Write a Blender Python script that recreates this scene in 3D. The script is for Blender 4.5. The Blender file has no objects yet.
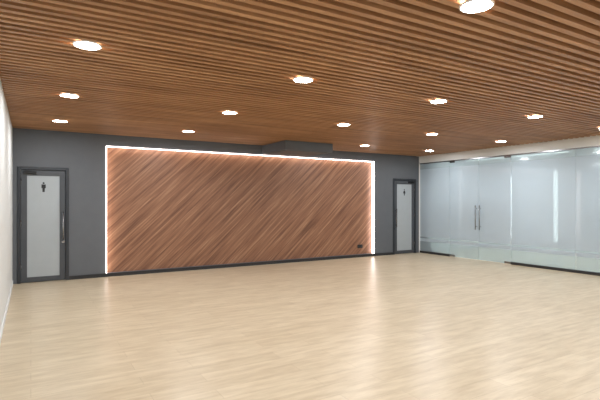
import bpy, bmesh, math, random
from mathutils import Vector
random.seed(4)
S=bpy.context.scene
C=bpy.context.collection
try:
    S.view_settings.view_transform='Standard'
except Exception: pass

XL,XR,YB,YF,H=-0.285,9.744,9.66,-3.0,2.8

# ---------------- materials
def lin(c):
    return tuple(((v/255)/12.92 if v/255<=0.04045 else ((v/255+0.055)/1.055)**2.4) for v in c)+(1,)
def base(name,rgb=(128,128,128),rough=0.5,metal=0.0,noise=0.04,nscale=6):
    m=bpy.data.materials.new(name); m.use_nodes=True
    nt=m.node_tree; b=nt.nodes['Principled BSDF']
    b.inputs['Roughness'].default_value=rough; b.inputs['Metallic'].default_value=metal
    tc=nt.nodes.new('ShaderNodeTexCoord'); n=nt.nodes.new('ShaderNodeTexNoise')
    n.inputs['Scale'].default_value=nscale; n.inputs['Detail'].default_value=4
    nt.links.new(tc.outputs['Object'],n.inputs['Vector'])
    r=nt.nodes.new('ShaderNodeValToRGB')
    c=lin(rgb)
    r.color_ramp.elements[0].position=0.3; r.color_ramp.elements[1].position=0.7
    r.color_ramp.elements[0].color=tuple(v*(1-noise) for v in c[:3])+(1,)
    r.color_ramp.elements[1].color=tuple(min(1,v*(1+noise)) for v in c[:3])+(1,)
    nt.links.new(n.outputs['Fac'],r.inputs['Fac']); nt.links.new(r.outputs['Color'],b.inputs['Base Color'])
    return m
def emit(name,rgb,st):
    m=bpy.data.materials.new(name); m.use_nodes=True
    nt=m.node_tree; nt.nodes.clear()
    e=nt.nodes.new('ShaderNodeEmission'); o=nt.nodes.new('ShaderNodeOutputMaterial')
    e.inputs['Color'].default_value=rgb+(1,); e.inputs['Strength'].default_value=st
    nt.links.new(e.outputs[0],o.inputs[0]); return m

M_grey=base('dark_grey_paint',(95,99,104),0.6,noise=0.03)
M_white=base('white_paint',(218,221,220),0.7,noise=0.015)
M_frame=base('anthracite_aluminium',(50,54,59),0.4,0.2)
M_leaf=base('dark_door_leaf',(70,74,79),0.45)
M_black=base('black_plastic',(22,22,24),0.4)
M_steel=base('brushed_steel',(150,152,156),0.25,1.0)
M_doorglass=base('frosted_door_glass',(168,175,179),0.35,noise=0.02)
M_base=base('dark_baseboard',(38,38,40),0.5)
M_led=emit('led_strip_light',(1.0,0.86,0.80),8)
M_cool=emit('cool_linear_light',(0.95,0.98,1.0),9)
M_disc=emit('downlight_diffuser',(1,1,1),60)
M_trim=base('white_trim_ring',(235,235,232),0.4)
M_office=base('office_paint',(210,215,220),0.7,noise=0.01)
M_back=base('ceiling_backing_board',(36,26,19),0.8,noise=0.1)

def mathn(nt,op,a,b=None):
    n=nt.nodes.new('ShaderNodeMath'); n.operation=op
    for i,v in enumerate((a,b)):
        if v is None: continue
        if isinstance(v,(int,float)): n.inputs[i].default_value=v
        else: nt.links.new(v,n.inputs[i])
    return n.outputs[0]

def wood(name,stops,grain_scale,rot=(0,0,0),rough=0.4,extra=None):
    """stretched-noise wood; grain_scale = vector scale after rotation"""
    m=bpy.data.materials.new(name); m.use_nodes=True
    nt=m.node_tree; b=nt.nodes['Principled BSDF']; b.inputs['Roughness'].default_value=rough
    tc=nt.nodes.new('ShaderNodeTexCoord')
    m1=nt.nodes.new('ShaderNodeMapping'); m1.inputs['Rotation'].default_value=rot
    m2=nt.nodes.new('ShaderNodeMapping'); m2.inputs['Scale'].default_value=grain_scale
    nt.links.new(tc.outputs['Object'],m1.inputs['Vector']); nt.links.new(m1.outputs[0],m2.inputs['Vector'])
    n=nt.nodes.new('ShaderNodeTexNoise'); n.inputs['Scale'].default_value=1; n.inputs['Detail'].default_value=5
    n.inputs['Roughness'].default_value=0.62; n.inputs['Distortion'].default_value=0.3
    nt.links.new(m2.outputs[0],n.inputs['Vector'])
    r=nt.nodes.new('ShaderNodeValToRGB')
    els=r.color_ramp.elements
    els[0].position=stops[0][0]; els[0].color=lin(stops[0][1])
    els[1].position=stops[-1][0]; els[1].color=lin(stops[-1][1])
    for p,c in stops[1:-1]:
        e=els.new(p); e.color=lin(c)
    nt.links.new(n.outputs['Fac'],r.inputs['Fac']); nt.links.new(r.outputs['Color'],b.inputs['Base Color'])
    return m,nt,b,r,m1
M_panel,_,_,_,_=wood('diagonal_wood_laminate',[(0.32,(100,66,48)),(0.45,(131,91,67)),(0.55,(146,104,78)),(0.68,(172,132,103))],
    (0.9,1,26),rot=(0,math.radians(43),0),rough=0.42)
M_slat,_,_,_,_=wood('slat_wood',[(0.3,(140,101,68)),(0.5,(167,123,85)),(0.7,(190,146,105))],(0.7,7,7),rough=0.45)

# floor laminate planks, running along X
def floor_mat(name):
    m=bpy.data.materials.new(name); m.use_nodes=True
    nt=m.node_tree; b=nt.nodes['Principled BSDF']
    tc=nt.nodes.new('ShaderNodeTexCoord')
    br=nt.nodes.new('ShaderNodeTexBrick')
    br.offset=0.37; br.inputs['Scale'].default_value=1
    br.inputs['Brick Width'].default_value=1.25; br.inputs['Row Height'].default_value=0.19
    br.inputs['Mortar Size'].default_value=0.0015; br.inputs['Mortar Smooth'].default_value=0.2
    br.inputs['Color1'].default_value=lin((199,183,156)); br.inputs['Color2'].default_value=lin((209,194,168))
    br.inputs['Mortar'].default_value=lin((174,157,130))
    nt.links.new(tc.outputs['Object'],br.inputs['Vector'])
    mp=nt.nodes.new('ShaderNodeMapping'); mp.inputs['Scale'].default_value=(2.6,14,1)
    nt.links.new(tc.outputs['Object'],mp.inputs['Vector'])
    n=nt.nodes.new('ShaderNodeTexNoise'); n.inputs['Scale'].default_value=1; n.inputs['Detail'].default_value=6; n.inputs['Roughness'].default_value=0.6
    nt.links.new(mp.outputs[0],n.inputs['Vector'])
    r=nt.nodes.new('ShaderNodeValToRGB')
    r.color_ramp.elements[0].position=0.3; r.color_ramp.elements[0].color=(0.78,0.74,0.69,1)
    r.color_ramp.elements[1].position=0.62; r.color_ramp.elements[1].color=(1,1,1,1)
    nt.links.new(n.outputs['Fac'],r.inputs['Fac'])
    mx=nt.nodes.new('ShaderNodeMix'); mx.data_type='RGBA'; mx.blend_type='MULTIPLY'; mx.inputs[0].default_value=1
    nt.links.new(br.outputs['Color'],mx.inputs[6]); nt.links.new(r.outputs['Color'],mx.inputs[7])
    nt.links.new(mx.outputs[2],b.inputs['Base Color'])
    b.inputs['Roughness'].default_value=0.32
    b.inputs['Specular IOR Level'].default_value=0.42
    return m
M_floor=floor_mat('light_oak_laminate')

# partition glass: frosted film with clear bands near the floor
def glass_mat():
    m=bpy.data.materials.new('partition_glass'); m.use_nodes=True
    nt=m.node_tree; nt.nodes.clear()
    o=nt.nodes.new('ShaderNodeOutputMaterial')
    tr=nt.nodes.new('ShaderNodeBsdfTransparent'); tr.inputs[0].default_value=(0.80,0.89,0.87,1)
    tl=nt.nodes.new('ShaderNodeBsdfTranslucent'); tl.inputs[0].default_value=(0.78,0.83,0.88,1)
    df=nt.nodes.new('ShaderNodeBsdfDiffuse'); df.inputs[0].default_value=(0.54,0.60,0.66,1)
    gl=nt.nodes.new('ShaderNodeBsdfGlossy'); gl.inputs['Roughness'].default_value=0.06; gl.inputs[0].default_value=(0.85,0.9,0.92,1)
    a=nt.nodes.new('ShaderNodeMixShader'); a.inputs[0].default_value=0.5
    nt.links.new(tl.outputs[0],a.inputs[1]); nt.links.new(df.outputs[0],a.inputs[2])
    tc=nt.nodes.new('ShaderNodeTexCoord'); sp=nt.nodes.new('ShaderNodeSeparateXYZ')
    nt.links.new(tc.outputs['Object'],sp.inputs[0])
    r=nt.nodes.new('ShaderNodeValToRGB'); r.color_ramp.interpolation='CONSTANT'
    z=mathn(nt,'DIVIDE',sp.outputs[2],2.8)
    nt.links.new(z,r.inputs['Fac'])
    e=r.color_ramp.elements
    e[0].position=0; e[0].color=(0.5,)*3+(1,)
    e[1].position=0.12; e[1].color=(0.9,)*3+(1,)
    for p,v in ((0.15,0.5),(0.165,0.85),(0.86,0.6)):
        x=e.new(p); x.color=(v,v,v,1)
    b=nt.nodes.new('ShaderNodeMixShader')
    nt.links.new(r.outputs[0],b.inputs[0]); nt.links.new(tr.outputs[0],b.inputs[1]); nt.links.new(a.outputs[0],b.inputs[2])
    fr=nt.nodes.new('ShaderNodeFresnel'); fr.inputs[0].default_value=1.45
    c=nt.nodes.new('ShaderNodeMixShader')
    nt.links.new(fr.outputs[0],c.inputs[0]); nt.links.new(b.outputs[0],c.inputs[1]); nt.links.new(gl.outputs[0],c.inputs[2])
    nt.links.new(c.outputs[0],o.inputs[0])
    return m
M_glass=glass_mat()

# ---------------- geometry helpers
def boxes(name,lst,mats,parent=None,bevel=0):
    """lst: (x0,x1,y0,y1,z0,z1[,matidx])"""
    bm=bmesh.new()
    for t in lst:
        x0,x1,y0,y1,z0,z1=t[:6]; mi=t[6] if len(t)>6 else 0
        vs=[bm.verts.new((x,y,z)) for x in (x0,x1) for y in (y0,y1) for z in (z0,z1)]
        for f in ((0,1,3,2),(4,6,7,5),(0,4,5,1),(2,3,7,6),(0,2,6,4),(1,5,7,3)):
            fc=bm.faces.new([vs[i] for i in f]); fc.material_index=mi
    bmesh.ops.recalc_face_normals(bm,faces=bm.faces)
    me=bpy.data.meshes.new(name); bm.to_mesh(me); bm.free()
    ob=bpy.data.objects.new(name,me); C.objects.link(ob)
    for m in (mats if isinstance(mats,list) else [mats]): me.materials.append(m)
    if bevel:
        md=ob.modifiers.new('bevel','BEVEL'); md.width=bevel; md.segments=2
    if parent: ob.parent=parent
    return ob
def empty(name,loc=(0,0,0)):
    e=bpy.data.objects.new(name,None); e.location=loc; e.empty_display_size=0.1; C.objects.link(e); return e
def cyl(name,p,r,h,mat,parent=None,axis='Z',seg=24,r2=None):
    bm=bmesh.new()
    bmesh.ops.create_cone(bm,cap_ends=True,segments=seg,radius1=r,radius2=r if r2 is None else r2,depth=h)
    me=bpy.data.meshes.new(name); bm.to_mesh(me); bm.free()
    for f in me.polygons: f.use_smooth=len(f.vertices)==4
    ob=bpy.data.objects.new(name,me); C.objects.link(ob); me.materials.append(mat)
    ob.location=p
    if axis=='X': ob.rotation_euler=(0,math.pi/2,0)
    if axis=='Y': ob.rotation_euler=(math.pi/2,0,0)
    if parent: ob.parent=parent
    return ob

# ---------------- room shell
boxes('floor',[(XL-0.2,XR,YF-0.2,YB+0.3,-0.1,0)],M_floor)
T=0.2
D1=(-0.216,0.621,2.12); D2=(8.74,9.62,2.14); P=(1.273,8.06,0.07,2.58)
y0,y1=YB,YB+T
boxes('wall_back',[
 (XL,D1[0],y0,y1,0,H),(D1[0],D1[1],y0,y1,D1[2],H),(D1[1],P[0],y0,y1,0,H),
 (P[0],P[1],y0,y1,P[3],H),(P[0],P[1],y0,y1,0,P[2]),
 (P[1],D2[0],y0,y1,0,H),(D2[0],D2[1],y0,y1,D2[2],H),(D2[1],XR+0.1,y0,y1,0,H)],M_grey)
boxes('wall_left',[(XL-0.2,XL,YF-0.2,YB+T,0,H+0.2)],M_white)
boxes('wall_front',[(XL,XR,YF-0.2,YF,0,H+0.2)],M_white)
GT=2.60; GY0=2.2
boxes('wall_right',[(XR,XR+0.1,GY0,YB,GT,H+0.2),(XR,XR+0.1,YF-0.2,GY0,0,H+0.2)],M_white)
# slatted ceiling: boards + slats
sl=[(XL,XR,YF,YB+T,H+0.09,H+0.12,1)]
p=0.11; y=YF+0.02
while y+0.05<YB:
    sl.append((XL+0.002,XR-0.002,y,y+0.052,H,H+0.09,0)); y+=p
boxes('ceiling',sl,[M_slat,M_back])

# baseboards
boxes('baseboard_back',[(D1[1],D2[0],YB-0.012,YB,0,0.07)],M_base)
boxes('baseboard_left',[(XL,XL+0.012,YF,YB-0.02,0,0.07)],M_white)

# ---------------- recessed wood panel with LED cove (light profile stands 1.5 cm proud of the wall)
wp=boxes('wood_wall_panel',[(P[0],P[1],YB+0.09,YB+0.12,P[2],P[3])],M_panel)
boxes('led_strip',[
 (P[0]+0.001,P[0]+0.012,YB-0.015,YB+0.06,P[2],P[3]),
 (P[1]-0.012,P[1]-0.001,YB-0.015,YB+0.075,P[2],P[3]),
 (P[0]+0.012,P[1]-0.012,YB-0.015,YB+0.065,P[3]-0.012,P[3]-0.001)],M_led,wp)

# ceiling bulkhead box
boxes('ceiling_bulkhead',[(4.68,5.92,8.54,YB,2.6,H),(4.74,5.86,8.60,YB-0.06,2.59,2.6)],M_grey,bevel=0.004)

# outlet
o=empty('power_outlet',(7.645,YB+0.09,0.28))
boxes('plate',[(-0.085,0.085,-0.010,0,-0.045,0.045)],M_black,o,0.003)
for dx in (-0.04,0.04):
    cyl('socket',(dx,-0.011,0),0.026,0.006,M_frame,o,'Y')

# ---------------- restroom doors
def person_icon(parent,x,z,y,female):
    bm=bmesh.new()
    def prism(pts):
        a=[bm.verts.new((x+px,y,z+pz)) for px,pz in pts]; b=[bm.verts.new((x+px,y-0.004,z+pz)) for px,pz in pts]
        bm.faces.new(a); bm.faces.new(b[::-1]); n=len(pts)
        for i in range(n): bm.faces.new((a[i],b[i],b[(i+1)%n],a[(i+1)%n]))
    prism([(0.017*math.cos(t*math.pi/8),0.085+0.017*math.sin(t*math.pi/8)) for t in range(16)])
    if female:
        prism([(-0.02,0.06),(-0.045,-0.02),(-0.015,-0.02),(-0.013,-0.08),(0.013,-0.08),(0.015,-0.02),(0.045,-0.02),(0.02,0.06)])
    else:
        prism([(-0.035,0.06),(-0.035,-0.01),(-0.02,-0.01),(-0.018,-0.08),(0.018,-0.08),(0.02,-0.01),(0.035,-0.01),(0.035,0.06)])
    bmesh.ops.recalc_face_normals(bm,faces=bm.faces)
    me=bpy.data.meshes.new('restroom_sign'); bm.to_mesh(me); bm.free(); me.materials.append(M_black)
    ob=bpy.data.objects.new('restroom_sign',me); C.objects.link(ob); ob.parent=parent
def door(name,x0,x1,h,hinge_left,female):
    w=x1-x0
    e=empty(name,(x0,YB,0))
    fw=0.055; g=0.002
    boxes('frame',[(g,fw,-0.02,0.12,0,h-g),(w-fw,w-g,-0.02,0.12,0,h-g),(fw,w-fw,-0.02,0.12,h-fw,h-g)],M_frame,e,0.004)
    a,b=fw+0.006,w-fw-0.006; top=h-fw-0.006
    sw=0.095
    boxes('leaf',[(a,a+sw,0.0,0.045,0.012,top),(b-sw,b,0.0,0.045,0.012,top),
       (a+sw,b-sw,0,0.045,top-0.1,top),(a+sw,b-sw,0,0.045,0.012,0.1)],M_leaf,e,0.003)
    boxes('glass',[(a+sw,b-sw,0.012,0.03,0.1,top-0.1)],M_doorglass,e)
    hx=b-0.04 if hinge_left else a+0.04
    cyl('pull_handle',(hx,-0.05,1.03),0.014,0.5,M_steel,e)
    for z in (0.83,1.23):
        cyl('handle_mount',(hx,-0.025,z),0.009,0.05,M_steel,e,'Y',16)
    cyl('lock',(hx,-0.006,0.72),0.022,0.012,M_steel,e,'Y')
    cx=(a+0.04) if hinge_left else b-0.24
    boxes('door_closer',[(cx,cx+0.2,-0.05,0,top-0.07,top-0.015)],M_black,e,0.006)
    boxes('closer_arm',[(cx+0.06,cx+0.08,-0.13,-0.03,top-0.012,top-0.004),(cx+0.06,cx+0.26,-0.135,-0.115,top-0.012,top-0.004)],M_black,e)
    hz=a if hinge_left else b
    for z in (0.3,1.1,1.85):
        cyl('hinge',(hz,-0.008,z),0.008,0.1,M_steel,e,'Z',12)
    person_icon(e,(a+b)/2,1.74,0.012,female)
door('door_1',D1[0],D1[1],D1[2],True,False)
door('door_2',D2[0],D2[1],D2[2],False,True)

# ---------------- glass partition
gp=empty('glass_partition',(XR,0,0))
ys=[9.655,8.55,7.62,6.72,5.235,3.7,GY0]
for i in range(len(ys)-1):
    b_,a_=ys[i]-0.005,ys[i+1]+0.005
    isdoor=i in (1,2)
    boxes('glass_pane',[(0.03,0.042,a_,b_,0.06 if not isdoor else 0.012,GT-0.02)],M_glass,gp)
    if not isdoor:
        boxes('floor_rail',[(0.012,0.06,a_-0.005,b_+0.005,0,0.06)],M_base,gp,0.003)
    else:
        boxes('patch_fitting',[(0.018,0.054,(b_-0.17) if i==1 else a_,b_ if i==1 else a_+0.17,0.01,0.06)],M_steel,gp,0.003)
        boxes('patch_fitting_top',[(0.018,0.054,(b_-0.17) if i==1 else a_,b_ if i==1 else a_+0.17,GT-0.07,GT-0.02)],M_steel,gp,0.003)
boxes('head_rail',[(0.015,0.057,GY0,9.655,GT-0.025,GT)],M_steel,gp)
boxes('end_post',[(0.0,0.06,9.645,9.66,0,GT)],M_trim,gp)
for yy in (7.56,7.68):
    cyl('pull_handle',(-0.03,yy,1.08),0.013,0.62,M_steel,gp)
    for z in (0.85,1.31): cyl('handle_mount',(0.0,yy,z),0.009,0.06,M_steel,gp,'X',16)

# office behind the glass
OX=13.6
boxes('floor_office',[(XR,OX,1.8,YB+T,-0.1,0)],M_floor)
boxes('wall_office_right',[(OX,OX+0.1,1.8,YB+T,0,H)],M_office)
boxes('wall_office_back',[(XR+0.1,OX,YB,YB+T,0,H)],M_office)
boxes('wall_office_front',[(XR+0.1,OX,1.8,2.0,0,H)],M_office)
boxes('ceiling_office',[(XR+0.1,OX,1.8,YB+T,H,H+0.1)],M_white)
for i,(a_,b_) in enumerate(((2.6,5.6),(6.2,9.2))):
    e=boxes('linear_ceiling_lamp',[(11.2,11.32,a_,b_,2.70,2.76,0),(11.21,11.31,a_+0.01,b_-0.01,2.695,2.70,1),(11.25,11.27,a_+.3,a_+.32,2.76,2.8,0),(11.25,11.27,b_-.32,b_-.3,2.76,2.8,0)],[M_trim,M_cool])
    l=bpy.data.lights.new('office_light','AREA'); l.shape='RECTANGLE'; l.size=0.1; l.size_y=b_-a_-0.05; l.energy=(66,95)[i]; l.color=(0.90,0.96,1)
    lo=bpy.data.objects.new('office_light',l); C.objects.link(lo); lo.location=(11.26,(a_+b_)/2,2.69); lo.parent=e
boxes('vertical_tube_lamp',[(10.6,10.66,6.13,6.19,0,2.2,0),(10.59,10.60,6.135,6.185,0.55,2.19,1),(10.58,10.66,6.12,6.13,0.55,2.19,1),(10.5,10.76,6.03,6.29,0,0.03,0)],[M_trim,emit('tube_glow',(0.95,0.98,1.0),20)])

# ---------------- downlights
def ring_mesh():
    bm=bmesh.new(); seg=40
    prof=[(0.112,0.0),(0.112,-0.008),(0.106,-0.012),(0.101,-0.012),(0.099,-0.004),(0.099,0.0)]
    rings=[[bm.verts.new((r*math.cos(2*math.pi*i/seg),r*math.sin(2*math.pi*i/seg),z)) for i in range(seg)] for r,z in prof]
    for a,b in zip(rings,rings[1:]):
        for i in range(seg):
            bm.faces.new((a[i],a[(i+1)%seg],b[(i+1)%seg],b[i]))
    disc=[bm.verts.new((0.099*math.cos(2*math.pi*i/seg),0.099*math.sin(2*math.pi*i/seg),-0.009)) for i in range(seg)]
    f=bm.faces.new(disc[::-1]); f.material_index=1
    me=bpy.data.meshes.new('recessed_downlight'); bm.to_mesh(me); bm.free()
    me.materials.append(M_trim); me.materials.append(M_disc); return me
rm=ring_mesh()
al=bpy.data.lights.new('downlight_lamp','AREA'); al.shape='DISK'; al.size=0.195; al.energy=15.5; al.color=(0.96,0.98,1.0)
for yy in (-2.2,-0.08,2.03,4.21,6.31,8.38):
    for xx in (0.41,2.53,4.6,6.72,8.82):
        if yy>8 and abs(xx-4.6)<0.1: continue
        x_=xx+(0.05 if yy<3 and abs(xx-2.53)<.1 else 0)
        ob=bpy.data.objects.new('recessed_downlight',rm); C.objects.link(ob); ob.location=(x_,yy,H)
        lo=bpy.data.objects.new('lamp',al); C.objects.link(lo); lo.parent=ob; lo.location=(0,0,-0.013)

# world
w=bpy.data.worlds.new('world'); S.world=w; w.use_nodes=True
w.node_tree.nodes['Background'].inputs[0].default_value=(0.6,0.65,0.7,1); w.node_tree.nodes['Background'].inputs[1].default_value=0.1

# camera
cd=bpy.data.cameras.new('camera'); cam=bpy.data.objects.new('camera',cd); C.objects.link(cam)
cam.location=(0,0,1.475); cam.rotation_euler=(math.pi/2,0,math.radians(-30.6))
cd.sensor_width=36; cd.lens=27.3; cd.shift_y=2/600; cd.clip_start=0.02
S.camera=cam
